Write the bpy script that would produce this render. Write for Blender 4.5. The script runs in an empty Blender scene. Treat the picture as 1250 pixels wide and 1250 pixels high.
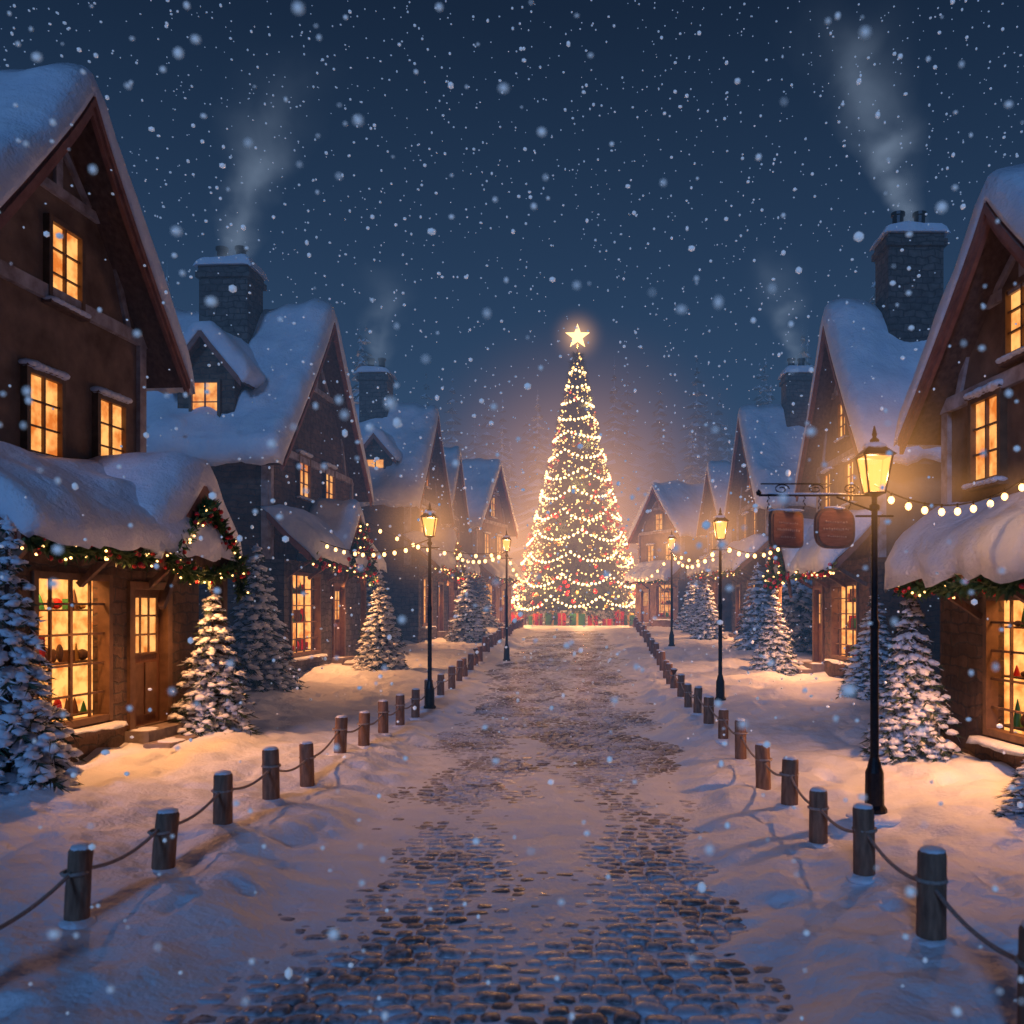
import bpy, bmesh, math, random
import numpy as np
from mathutils import Vector
random.seed(7); np.random.seed(7)
S=bpy.context.scene
COL=S.collection
# ---------------------------------------------------------------- noise
def _h(ix,iy,s):
    v=np.sin(ix*127.1+iy*311.7+s*74.7)*43758.5453
    return v-np.floor(v)
def vn(x,y,s=0):
    x=np.asarray(x,float); y=np.asarray(y,float)
    ix=np.floor(x); iy=np.floor(y); fx=x-ix; fy=y-iy
    fx=fx*fx*(3-2*fx); fy=fy*fy*(3-2*fy)
    a=_h(ix,iy,s); b=_h(ix+1,iy,s); c=_h(ix,iy+1,s); d=_h(ix+1,iy+1,s)
    return (a*(1-fx)+b*fx)*(1-fy)+(c*(1-fx)+d*fx)*fy
def fbm(x,y,s=0,o=4):
    t=0;a=.5
    for i in range(o):
        t=t+a*vn(x*2**i+i*13.7,y*2**i-i*7.3,s+i); a*=.5
    return t
def sst(a,b,x):
    t=np.clip((x-a)/(b-a),0,1); return t*t*(3-2*t)
XC=-0.5
def rise(y):
    u=np.maximum(0,(np.asarray(y,float)-17)/22.)
    return 1.05*(1-np.exp(-u**1.3))
def gh(x,y):
    x=np.asarray(x,float); y=np.asarray(y,float)
    z=rise(y)
    wob=(fbm(x*.0+1.3,y*.35,5,3)-.45)*.8
    hw=1.32+.40*sst(7,20,y)
    d=np.abs(x-XC-wob*.6)
    onpath=1-sst(hw,hw+.8,d+ (fbm(x*1.5,y*1.5,21,3)-.45)*1.1)
    patch=fbm(x*1.1,y*.6,9,4)
    snowp=.0242+.075*(patch-.47)+.022*(fbm(x*4.5,y*4.5,3,3)-.42)
    snowp=snowp-.013*np.exp(-((d-.95)/.45)**2)+.014*np.exp(-((x-XC-.1+.15*np.sin(y*.5))/.42)**2)*(1-sst(9,16,y))
    snowp=snowp-.006*sst(8,13,y)*(1-sst(26,40,y))
    bank=.05+.15*sst(hw,hw+1.1,d)+.17*(fbm(x*.7,y*.55,2,3)-.45)*2+.17*(fbm(x*2.2,y*1.9,4,3)-.45)+.04*(fbm(x*6.5,y*6,14,2)-.37)
    bank=bank+.12*sst(3,5.5,d)+ .25*(fbm(x*.33,y*.33,31,2)-.4)*sst(2.2,3.2,d)
    t=vn(x*3.1,y*2.6,44); bank=bank-.06*sst(.72,.95,t)
    plaza=sst(50,58,y)
    z=z+onpath*(1-plaza)*snowp+(1-onpath*(1-plaza))*(bank*(1-plaza)+plaza*.06)
    return z
def ghf(x,y): return float(gh(np.array([x]),np.array([y]))[0])
# ---------------------------------------------------------------- materials
def newmat(name):
    m=bpy.data.materials.new(name); m.use_nodes=True
    nt=m.node_tree; b=nt.nodes["Principled BSDF"]; return m,nt,b
def N(nt,t,**k):
    n=nt.nodes.new(t)
    for a,v in k.items(): setattr(n,a,v)
    return n
def ramp(nt,fac,stops):
    r=N(nt,"ShaderNodeValToRGB"); e=r.color_ramp.elements
    e[0].position=stops[0][0]; e[0].color=(*stops[0][1],1)
    e[1].position=stops[-1][0]; e[1].color=(*stops[-1][1],1)
    for p,c in stops[1:-1]:
        q=e.new(p); q.color=(*c,1)
    nt.links.new(fac,r.inputs[0]); return r.outputs[0]
def noise(nt,scale,detail=4,vec=None,rough=.55):
    n=N(nt,"ShaderNodeTexNoise"); n.inputs["Scale"].default_value=scale; n.inputs["Detail"].default_value=detail
    n.inputs["Roughness"].default_value=rough
    if vec is None:
        tc=N(nt,"ShaderNodeTexCoord"); vec=tc.outputs["Object"]
    nt.links.new(vec,n.inputs["Vector"]); return n.outputs["Fac"]
def bump(nt,b,h,strength=.4,dist=.03,prev=None):
    n=N(nt,"ShaderNodeBump"); n.inputs["Strength"].default_value=strength; n.inputs["Distance"].default_value=dist
    nt.links.new(h,n.inputs["Height"])
    if prev is not None: nt.links.new(prev,n.inputs["Normal"])
    nt.links.new(n.outputs[0],b.inputs["Normal"]); return n.outputs[0]
def simple(name,c1,c2,scale=6,rough=.7,bs=.3,bd=.02,metal=0,stretch=None):
    m,nt,b=newmat(name)
    vec=None
    if stretch:
        tc=N(nt,"ShaderNodeTexCoord"); mp=N(nt,"ShaderNodeMapping"); mp.inputs["Scale"].default_value=stretch
        nt.links.new(tc.outputs["Object"],mp.inputs[0]); vec=mp.outputs[0]
    f=noise(nt,scale,5,vec)
    nt.links.new(ramp(nt,f,[(.3,c1),(.7,c2)]),b.inputs["Base Color"])
    b.inputs["Roughness"].default_value=rough; b.inputs["Metallic"].default_value=metal
    bump(nt,b,f,bs,bd); return m
def mk_snow():
    m,nt,b=newmat("snow")
    f=noise(nt,2.6,5); g=noise(nt,22,4)
    nt.links.new(ramp(nt,f,[(.3,(.70,.76,.86)),(.7,(.84,.88,.93))]),b.inputs["Base Color"])
    b.inputs["Roughness"].default_value=.5
    p=bump(nt,b,f,.5,.17); bump(nt,b,g,.6,.028,p)
    return m
SNOW=mk_snow()
def mk_brick(name,c1,c2,mortar,sc=1.0,bw=.42,bh=.16):
    m,nt,b=newmat(name)
    tc=N(nt,"ShaderNodeTexCoord"); sp=N(nt,"ShaderNodeSeparateXYZ"); nt.links.new(tc.outputs["Object"],sp.inputs[0])
    ad=N(nt,"ShaderNodeMath",operation="ADD"); nt.links.new(sp.outputs[0],ad.inputs[0]); nt.links.new(sp.outputs[1],ad.inputs[1])
    nz=N(nt,"ShaderNodeTexNoise"); nz.inputs["Scale"].default_value=3; nt.links.new(tc.outputs["Object"],nz.inputs["Vector"])
    cb=N(nt,"ShaderNodeCombineXYZ"); nt.links.new(ad.outputs[0],cb.inputs[0]); nt.links.new(sp.outputs[2],cb.inputs[1])
    mx=N(nt,"ShaderNodeVectorMath",operation="MULTIPLY_ADD"); mx.inputs[1].default_value=(.22,.22,0)
    nt.links.new(nz.outputs["Color"],mx.inputs[0]); nt.links.new(cb.outputs[0],mx.inputs[2])
    br=N(nt,"ShaderNodeTexBrick"); br.inputs["Scale"].default_value=sc
    br.inputs["Brick Width"].default_value=bw; br.inputs["Row Height"].default_value=bh; br.inputs["Mortar Size"].default_value=.018
    br.inputs["Mortar Smooth"].default_value=.4
    br.inputs["Color1"].default_value=(*c1,1); br.inputs["Color2"].default_value=(*c2,1); br.inputs["Mortar"].default_value=(*mortar,1)
    nt.links.new(mx.outputs[0],br.inputs["Vector"])
    f=noise(nt,5,5)
    mm=N(nt,"ShaderNodeMixRGB",blend_type="MULTIPLY"); mm.inputs[0].default_value=.85
    nt.links.new(br.outputs["Color"],mm.inputs[1]); nt.links.new(ramp(nt,f,[(.25,(.4,.38,.36)),(.75,(1.35,1.3,1.25))]),mm.inputs[2])
    nt.links.new(mm.outputs[0],b.inputs["Base Color"]); b.inputs["Roughness"].default_value=.85
    inv=N(nt,"ShaderNodeMath",operation="SUBTRACT"); inv.inputs[0].default_value=1; nt.links.new(br.outputs["Fac"],inv.inputs[1])
    p=bump(nt,b,inv.outputs[0],.8,.03); bump(nt,b,noise(nt,14,4),.6,.035,p)
    return m
BRICK=mk_brick("dark_brick",(.19,.115,.08),(.12,.08,.062),(.10,.08,.07))
STONE=mk_brick("rough_stone",(.15,.13,.12),(.09,.08,.08),(.065,.06,.06),1,.32,.17)
PLAST=simple("aged_render",(.12,.072,.048),(.28,.18,.125),2.2,.9,.7,.05)
WOOD=simple("dark_timber",(.10,.06,.045),(.20,.12,.085),5,.75,.5,.02,0,(3,3,1))
BEAM=simple("frosted_beam",(.22,.16,.14),(.55,.50,.50),4,.8,.5,.02)
BARGE=simple("red_brown_board",(.22,.09,.065),(.35,.16,.12),5,.7,.4,.015)
DOORM=simple("door_wood",(.12,.05,.03),(.22,.10,.055),6,.55,.3,.01,0,(6,6,1))
FRAME=simple("window_frame_wood",(.12,.065,.035),(.20,.11,.06),8,.6,.2,.01)
IRON=simple("black_iron",(.015,.015,.018),(.03,.03,.034),20,.4,.2,.005,.7)
POST=simple("weathered_post",(.13,.07,.045),(.30,.17,.11),7,.8,.6,.02,0,(4,4,.8))
ROPE=simple("frosty_rope",(.25,.2,.17),(.4,.34,.3),40,.9,.5,.01)
NEEDLE=simple("pine_needles",(.018,.04,.028),(.045,.085,.05),9,.8,.2,.01)
BARK=simple("bark",(.06,.04,.03),(.12,.08,.06),12,.9,.6,.02)
GARL=simple("garland_leaves",(.02,.07,.02),(.07,.15,.045),20,.6,.2,.01)
RED=simple("red_ornament",(.5,.015,.02),(.68,.03,.03),5,.3,.05,.01)
GOLD=simple("gold_ribbon",(.6,.4,.12),(.75,.5,.18),5,.35,.1,.01,.6)
GREENP=simple("green_paper",(.03,.18,.06),(.05,.25,.08),5,.5,.1,.01)
STEP=simple("step_stone",(.16,.13,.12),(.28,.23,.2),8,.85,.5,.02)
SIGNW=simple("sign_wood",(.26,.09,.06),(.40,.15,.10),9,.6,.3,.01,0,(1,1,5))
SIGNR=simple("sign_rim",(.18,.09,.065),(.30,.16,.11),9,.5,.2,.01)
SIGNT=simple("sign_relief",(.5,.28,.18),(.6,.35,.25),9,.5,.2,.01)
INTER=simple("interior_wall",(.55,.33,.16),(.7,.45,.25),3,.9,.1,.01)
def emit(name,c,s,c2=None,scale=3):
    m=bpy.data.materials.new(name); m.use_nodes=True; nt=m.node_tree; nt.nodes.clear()
    o=N(nt,"ShaderNodeOutputMaterial"); e=N(nt,"ShaderNodeEmission"); e.inputs[0].default_value=(*c,1); e.inputs[1].default_value=s
    if c2:
        f=noise(nt,scale,4); nt.links.new(ramp(nt,f,[(.36,c2),(.6,c)]),e.inputs[0])
    nt.links.new(e.outputs[0],o.inputs[0]); return m
GLOW=emit("lit_window_glass",(1,.46,.13),1.35,(.60,.15,.025),3.2)
GLOWS=emit("glowing_shop_back",(1,.43,.11),1.7,(.60,.16,.03),4.5)  # emissive backdrop, stands in for light on the shop walls
BULB=emit("warm_bulb",(1,.50,.16),6)
TBULB=emit("tree_bulb",(1,.50,.15),6.5)
TBULB2=emit("garland_bulb",(1,.60,.24),9)
RBULB=emit("red_bulb",(1,.10,.05),2.4)
STAR=emit("star_glow",(1,.55,.19),4.5)
def mk_lglass():
    m=bpy.data.materials.new("lantern_glass"); m.use_nodes=True; nt=m.node_tree; nt.nodes.clear()
    o=N(nt,"ShaderNodeOutputMaterial"); e=N(nt,"ShaderNodeEmission"); e.inputs[0].default_value=(1,.38,.08,1); e.inputs[1].default_value=2.6
    t=N(nt,"ShaderNodeBsdfTransparent"); mx=N(nt,"ShaderNodeMixShader"); mx.inputs[0].default_value=.45
    nt.links.new(t.outputs[0],mx.inputs[1]); nt.links.new(e.outputs[0],mx.inputs[2]); nt.links.new(mx.outputs[0],o.inputs[0]); return m
LGLASS=mk_lglass()
def mk_cobble():
    m,nt,b=newmat("wet_cobblestone")
    geo=N(nt,"ShaderNodeNewGeometry")
    g=noise(nt,24,5)
    rc=N(nt,"ShaderNodeMixRGB",blend_type="MIX")
    nt.links.new(geo.outputs["Random Per Island"],rc.inputs[0])
    rc.inputs[1].default_value=(.10,.088,.09,1); rc.inputs[2].default_value=(.21,.185,.185,1)
    ad=N(nt,"ShaderNodeMath",operation="MULTIPLY_ADD"); nt.links.new(g,ad.inputs[0]); ad.inputs[1].default_value=.45; nt.links.new(noise(nt,1.1,4),ad.inputs[2])
    a2=N(nt,"ShaderNodeMath",operation="MULTIPLY_ADD"); nt.links.new(geo.outputs["Random Per Island"],a2.inputs[0]); a2.inputs[1].default_value=.10; nt.links.new(ad.outputs[0],a2.inputs[2])
    fr=ramp(nt,a2.outputs[0],[(.66,(0,0,0)),(.88,(.85,.85,.85))])
    mx=N(nt,"ShaderNodeMixRGB"); nt.links.new(fr,mx.inputs[0]); nt.links.new(rc.outputs[0],mx.inputs[1]); mx.inputs[2].default_value=(.58,.63,.72,1)
    nt.links.new(mx.outputs[0],b.inputs["Base Color"])
    nt.links.new(ramp(nt,g,[(.3,(.2,.2,.2)),(.7,(.45,.45,.45))]),b.inputs["Roughness"])
    bump(nt,b,g,.5,.012); return m
COB=mk_cobble()
def mk_frost():
    m,nt,b=newmat("frosted_conifer")
    geo=N(nt,"ShaderNodeNewGeometry")
    nt.links.new(ramp(nt,geo.outputs["Random Per Island"],[(.2,(.06,.09,.09)),(.7,(.74,.80,.84))]),b.inputs["Base Color"])
    b.inputs["Roughness"].default_value=.9; return m
FROST=mk_frost()
def mk_flake():
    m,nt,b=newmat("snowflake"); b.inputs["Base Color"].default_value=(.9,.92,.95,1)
    b.inputs["Emission Color"].default_value=(.5,.66,.9,1); b.inputs["Emission Strength"].default_value=.26; return m  # faint emission added so the flakes look lit
FLAKE=mk_flake()
# ---------------------------------------------------------------- mesh builder
def ico(sub):
    bm=bmesh.new(); bmesh.ops.create_icosphere(bm,subdivisions=sub,radius=1)
    v=np.array([p.co[:] for p in bm.verts]); f=[[q.index for q in p.verts] for p in bm.faces]; bm.free(); return v,f
ICO={1:ico(1),2:ico(2),3:ico(3)}
class MB:
    def __init__(s): s.v=[]; s.f=[]; s.m=[]; s.mats=[]
    def mi(s,mat):
        if mat not in s.mats: s.mats.append(mat)
        return s.mats.index(mat)
    def add(s,vs,fs,mat):
        o=len(s.v); s.v.extend([tuple(map(float,p)) for p in vs]); i=s.mi(mat)
        for f in fs: s.f.append([q+o for q in f]); s.m.append(i)
    def blob(s,c,r,mat,sub=1,jit=0):
        v,f=ICO[sub]; r=np.array(r if hasattr(r,'__len__') else (r,r,r))
        w=v*r
        if jit: w=w*(1+jit*(np.random.rand(len(v),1)-.5))
        s.add(w+np.array(c),f,mat)
    def obj(s,name,parent=None,loc=None,smooth=True,link=True,recalc=True):
        me=bpy.data.meshes.new(name); me.from_pydata(s.v,[],s.f)
        for m in s.mats: me.materials.append(m)
        me.polygons.foreach_set("material_index",s.m)
        if recalc:
            bm=bmesh.new(); bm.from_mesh(me); bmesh.ops.recalc_face_normals(bm,faces=bm.faces); bm.to_mesh(me); bm.free()
        if smooth: me.polygons.foreach_set("use_smooth",[True]*len(me.polygons))
        me.update()
        o=bpy.data.objects.new(name,me)
        if link: COL.objects.link(o)
        if parent: o.parent=parent
        if loc: o.location=loc
        return o
def empty(name,loc):
    e=bpy.data.objects.new(name,None); e.location=loc; e.empty_display_size=.5; COL.objects.link(e); return e
def plight(name,loc,w,parent=None,r=.05,c=(1,.45,.16)):
    l=bpy.data.lights.new(name,"POINT"); l.energy=w; l.color=c; l.shadow_soft_size=r
    o=bpy.data.objects.new(name,l); COL.objects.link(o); o.location=loc
    if parent: o.parent=parent
    return o
def spotlight(name,loc,d,w,parent,ang=132,r=.05,c=(1,.40,.14)):
    l=bpy.data.lights.new(name,"SPOT"); l.energy=w; l.color=c; l.shadow_soft_size=r; l.spot_size=math.radians(ang); l.spot_blend=.8
    o=bpy.data.objects.new(name,l); COL.objects.link(o); o.location=loc; o.parent=parent
    o.rotation_euler=Vector(d).to_track_quat('-Z','Y').to_euler(); return o
def tube(mb,pts,rad,mat,seg=6):
    pts=[Vector(p) for p in pts]; vs=[];fs=[]
    for i,p in enumerate(pts):
        d=(pts[min(i+1,len(pts)-1)]-pts[max(i-1,0)]).normalized()
        a=d.cross(Vector((0,0,1)))
        if a.length<.05: a=Vector((1,0,0))
        a.normalize(); b=d.cross(a)
        r=rad[i] if hasattr(rad,'__len__') else rad
        for k in range(seg):
            t=2*math.pi*k/seg; vs.append(p+a*math.cos(t)*r+b*math.sin(t)*r)
    n=len(pts)
    for i in range(n-1):
        for k in range(seg):
            fs.append([i*seg+k,i*seg+(k+1)%seg,(i+1)*seg+(k+1)%seg,(i+1)*seg+k])
    fs.append(list(range(seg))[::-1]); fs.append([(n-1)*seg+k for k in range(seg)])
    mb.add(vs,fs,mat)
def lathe(mb,prof,mat,seg=14,c=(0,0,0)):
    vs=[];fs=[]
    for r,z in prof:
        for k in range(seg):
            t=2*math.pi*k/seg; vs.append((c[0]+r*math.cos(t),c[1]+r*math.sin(t),c[2]+z))
    n=len(prof)
    for i in range(n-1):
        for k in range(seg): fs.append([i*seg+k,i*seg+(k+1)%seg,(i+1)*seg+(k+1)%seg,(i+1)*seg+k])
    fs.append(list(range(seg))[::-1]); fs.append([(n-1)*seg+k for k in range(seg)])
    mb.add(vs,fs,mat)
# ---------------------------------------------------------------- ground
def build_ground():
    ys=[1.2]
    while ys[-1]<500: ys.append(ys[-1]+max(.03,ys[-1]*.0058) if ys[-1]<70 else ys[-1]*1.05)
    xs=list(np.arange(-9,9.01,.045)); q=9.0; st=.1
    right=[]
    while q<320: q+=st; st*=1.09; right.append(q)
    xs=[-a for a in right[::-1]]+xs+right
    ys=np.array(ys); xs=np.array(xs); X,Y=np.meshgrid(xs,ys); Z=gh(X,Y)
    Z=Z+sst(130,420,Y)*3
    co=np.stack([X,Y,Z],-1).reshape(-1,3); nx=len(xs); ny=len(ys)
    i=np.arange(ny-1)[:,None]*nx+np.arange(nx-1)[None,:]
    fa=np.stack([i,i+1,i+nx+1,i+nx],-1).reshape(-1,4)
    me=bpy.data.meshes.new("snow_ground"); me.vertices.add(len(co)); me.vertices.foreach_set("co",co.ravel())
    me.loops.add(fa.size); me.loops.foreach_set("vertex_index",fa.ravel())
    me.polygons.add(len(fa)); me.polygons.foreach_set("loop_start",np.arange(len(fa))*4); me.polygons.foreach_set("loop_total",np.full(len(fa),4))
    me.polygons.foreach_set("use_smooth",np.ones(len(fa),bool)); me.update(calc_edges=True)
    me.materials.append(SNOW); o=bpy.data.objects.new("snow_ground",me); COL.objects.link(o)
build_ground()
def build_cobbles():
    V=[];n=0
    tv=[];tf=[]
    rings=[(1.0,-.9),(1.0,.3),(.92,.74),(.65,.96)]
    seg=8
    for r,z in rings:
        for k in range(seg):
            t=2*math.pi*(k+.5)/seg
            cx=math.copysign(abs(math.cos(t))**.6,math.cos(t)); cy=math.copysign(abs(math.sin(t))**.6,math.sin(t))
            tv.append((cx*r*.93,cy*r*.93,z))
    for i in range(3):
        for k in range(seg): tf.append([i*seg+k,i*seg+(k+1)%seg,(i+1)*seg+(k+1)%seg,(i+1)*seg+k])
    tv.append((0,0,1.0))
    for k in range(seg): tf.append([3*seg+k,3*seg+(k+1)%seg,4*seg])
    tv=np.array(tv)
    rng=np.random.RandomState(3)
    y=3.6
    quads=[];tris=[]
    q=np.array([f for f in tf if len(f)==4]); t3=np.array([f for f in tf if len(f)==3])
    while y<52:
        L=.135 if y<22 else .19
        x=XC-2.4+rng.rand()*.2
        while x<XC+2.4:
            W=(.13+.11*rng.rand())*(1 if y<22 else 1.35)
            cx=x+W/2; cy=y+rng.randn()*.014
            zz=float(rise(cy))+.004+.004*rng.randn()-.006*abs((cx-XC)/2.0)
            a=rng.randn()*.12; c,s=math.cos(a),math.sin(a)
            v=tv*np.array([W/2*(.95+.08*rng.rand()),L/2*(.91+.16*rng.rand()),.026])
            v=v*(1+.14*(rng.rand(len(v),1)-.5))
            tl=rng.randn(2)*.05
            xx=v[:,0]*c-v[:,1]*s; yy=v[:,0]*s+v[:,1]*c
            V.append(np.stack([xx+cx,yy+cy,v[:,2]+zz+xx*tl[0]+yy*tl[1]],-1)); quads.append(q+n); tris.append(t3+n); n+=len(v)
            x+=W
        y+=L
    V=np.concatenate(V); Q=np.concatenate(quads); T=np.concatenate(tris)
    me=bpy.data.meshes.new("cobblestone_path"); me.vertices.add(len(V)); me.vertices.foreach_set("co",V.ravel())
    me.loops.add(Q.size+T.size); me.loops.foreach_set("vertex_index",np.concatenate([Q.ravel(),T.ravel()]))
    me.polygons.add(len(Q)+len(T))
    me.polygons.foreach_set("loop_start",np.concatenate([np.arange(len(Q))*4,Q.size+np.arange(len(T))*3]))
    me.polygons.foreach_set("loop_total",np.concatenate([np.full(len(Q),4),np.full(len(T),3)]))
    me.polygons.foreach_set("use_smooth",np.ones(len(Q)+len(T),bool)); me.update(calc_edges=True)
    me.materials.append(COB); o=bpy.data.objects.new("cobblestone_path",me); COL.objects.link(o)
build_cobbles()
# ---------------------------------------------------------------- house
class Fr:
    def __init__(s,P,th,side):
        a=math.radians(th)
        if side=='L': s.U=(math.sin(a),math.cos(a)); s.V=(math.cos(a),-math.sin(a))
        else: s.U=(-math.sin(a),math.cos(a)); s.V=(-math.cos(a),-math.sin(a))
        s.P=P
    def p(s,u,v,z): return (u*s.U[0]+v*s.V[0],u*s.U[1]+v*s.V[1],z)
BOXF=[[0,1,2,3],[4,7,6,5],[0,4,5,1],[1,5,6,2],[2,6,7,3],[3,7,4,0]]
def box(mb,F,u0,u1,v0,v1,z0,z1,mat):
    mb.add([F.p(u0,v0,z0),F.p(u1,v0,z0),F.p(u1,v1,z0),F.p(u0,v1,z0),F.p(u0,v0,z1),F.p(u1,v0,z1),F.p(u1,v1,z1),F.p(u0,v1,z1)],BOXF,mat)
def prism(mb,F,poly,v0,v1,mat,ax='v'):
    n=len(poly); f=(lambda a,z,b:F.p(a,b,z)) if ax=='v' else (lambda a,z,b:F.p(b,a,z))
    mb.add([f(a,z,v0) for a,z in poly]+[f(a,z,v1) for a,z in poly],[list(range(n)),list(range(n,2*n))]+[[i,(i+1)%n,n+(i+1)%n,n+i] for i in range(n)],mat)
def beam(mb,F,a,b,wd,v0,v1,mat,ax='v'):
    dx=b[0]-a[0]; dz=b[1]-a[1]; L=math.hypot(dx,dz); nx,nz=-dz/L*wd/2,dx/L*wd/2
    prism(mb,F,[(a[0]+nx,a[1]+nz),(b[0]+nx,b[1]+nz),(b[0]-nx,b[1]-nz),(a[0]-nx,a[1]-nz)],v0,v1,mat,ax)
def slab(mb,F,prof,b0,b1,drop,mat,ax):
    f=(lambda a,z,b:F.p(a,b,z)) if ax=='v' else (lambda a,z,b:F.p(b,a,z))
    n=len(prof); vs=[]
    for b in (b0,b1):
        vs+=[f(a,z,b) for a,z in prof]+[f(a,z-drop,b) for a,z in prof]
    fs=[]
    for i in range(n-1):
        fs+=[[i,i+1,2*n+i+1,2*n+i],[n+i,3*n+i,3*n+i+1,n+i+1],[i,n+i,n+i+1,i+1],[2*n+i,2*n+i+1,3*n+i+1,3*n+i]]
    fs+=[[0,2*n,3*n,n],[n-1,2*n-1,4*n-1,3*n-1]]
    mb.add(vs,fs,mat)
def snowroof(mb,F,prof,b0,b1,T,ax,seed=0,both=True,ext=.07):
    f=(lambda a,z,b:F.p(a,b,z)) if ax=='v' else (lambda a,z,b:F.p(b,a,z))
    P=np.array(prof); seg=np.r_[0,np.cumsum(np.hypot(*(P[1:]-P[:-1]).T))]
    L=seg[-1]; K=max(9,int(L/.12)); t=np.linspace(0,1,K)
    tt=.5-.5*np.cos(t*math.pi); t=.5*t+.5*tt
    A=np.interp(t*L,seg,P[:,0]); Z=np.interp(t*L,seg,P[:,1])
    dA=np.gradient(A); dZ=np.gradient(Z); ln=np.hypot(dA,dZ)+1e-9
    nA=-dZ/ln; nZ=dA/ln
    if nZ.mean()<0: nA=-nA; nZ=-nZ
    W=abs(b1-b0); B=max(10,int(W/.12)); s=np.linspace(0,1,B); s=.55*s+.45*(.5-.5*np.cos(s*math.pi))
    vs=[];fs=[]
    sx,sz=(A[0]-A[1]),(Z[0]-Z[1]); l=math.hypot(sx,sz); d0=(sx/l,sz/l)
    sx,sz=(A[-1]-A[-2]),(Z[-1]-Z[-2]); l=math.hypot(sx,sz); d1=(sx/l,sz/l)
    er=max(.24,T*.75)
    for j in range(B):
        b=b0+(b1-b0)*s[j]; de=min(s[j],1-s[j])*W
        fb=math.sqrt(max(0,1-max(0,1-de/er)**2))*.85+.15
        sg=1 if s[j]>.5 else -1
        bb=b+(.05*fb if de<.25 else 0)*(sg*(1 if b1>b0 else -1))
        NZ=vn(A*.8+seed,b*.8+seed*3+A*0,seed)*.7+vn(A*2.3,b*2.3+A*0,seed+3)*.35+vn(A*6,b*6+A*0,seed+5)*.08
        n1=float(vn(b*2.3,seed,1))+.5*float(vn(b*7,seed,7)); n2=float(vn(b*2.3,seed,2))+.5*float(vn(b*7,seed,8))
        for k in range(K):
            e0=t[k]*L; e1=(1-t[k])*L
            e=math.sqrt(max(0,1-max(0,1-e0/er)**2))*.8+.2
            e*=math.sqrt(max(0,1-max(0,1-e1/er)**2))*.8+.2
            th=T*e*fb*(.5+.95*float(NZ[k]))
            x=A[k]+nA[k]*th; z=Z[k]+nZ[k]*th
            w0=max(0,1-e0/.22)*ext*(.3+1.1*n1); w1=max(0,1-e1/.22)*ext*(.3+1.1*n2)
            x+=d0[0]*w0+d1[0]*w1; z+=d0[1]*w0+d1[1]*w1-(.06*(w0+w1)/max(ext,.01))
            vs.append(f(x,z,bb))
    o=len(vs)
    for j in range(B):
        b=b0+(b1-b0)*s[j]
        for k in range(K): vs.append(f(A[k],Z[k]+.004-.03*(k in(0,K-1)),b))
    for j in range(B-1):
        for k in range(K-1):
            i=j*K+k
            fs.append([i,i+1,i+K+1,i+K]); fs.append([o+i,o+i+K,o+i+K+1,o+i+1])
        fs.append([j*K,j*K+K,o+j*K+K,o+j*K]); fs.append([j*K+K-1,o+j*K+K-1,o+j*K+2*K-1,j*K+2*K-1])
    for k in range(K-1):
        fs.append([k,o+k,o+k+1,k+1]); q=(B-1)*K+k; fs.append([q,q+1,o+q+1,o+q])
    mb.add(vs,fs,SNOW)
def gprof(uc,H,zt,zr,ex=.92,n=9):
    out=[]
    for i in range(-n,n+1):
        a=i/n; out.append((uc+a*H,zr-(zr-zt)*abs(a)**ex))
    return out
def leafrun(parts,pts,rad=.10,dens=170,lights=True,lr=.022,pg='garland'):
    g=parts.setdefault(pg,MB())
    lb=parts.setdefault('garland_lights',MB())
    for a,b in zip(pts[:-1],pts[1:]):
        a=Vector(a);b=Vector(b);L=(b-a).length
        for i in range(int(L*dens)):
            c=a.lerp(b,random.random()); d=Vector((random.gauss(0,1),random.gauss(0,1),random.gauss(0,1))).normalized()
            c=c+d*rad*random.random()*.6; e=d.cross(Vector((random.random(),random.random(),random.random()))).normalized()*rad*.28
            g.add([c-e,c+e,c+d*rad*(.7+.6*random.random())],[[0,1,2]],GARL)
        for i in range(int(L*20)):
            c=a.lerp(b,random.random())+Vector((random.gauss(0,1),random.gauss(0,1),random.gauss(0,1))).normalized()*rad*.98
            if lights and random.random()<.33: lb.blob(c,lr,BULB,1)
            else: g.blob(c,lr*random.uniform(1.5,2.3),RED,2 if lr<.025 else 1)
def swag(a,b,sag,n=8):
    a=Vector(a);b=Vector(b); return [a.lerp(b,i/n)-Vector((0,0,sag*4*(i/n)*(1-i/n))) for i in range(n+1)]
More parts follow.
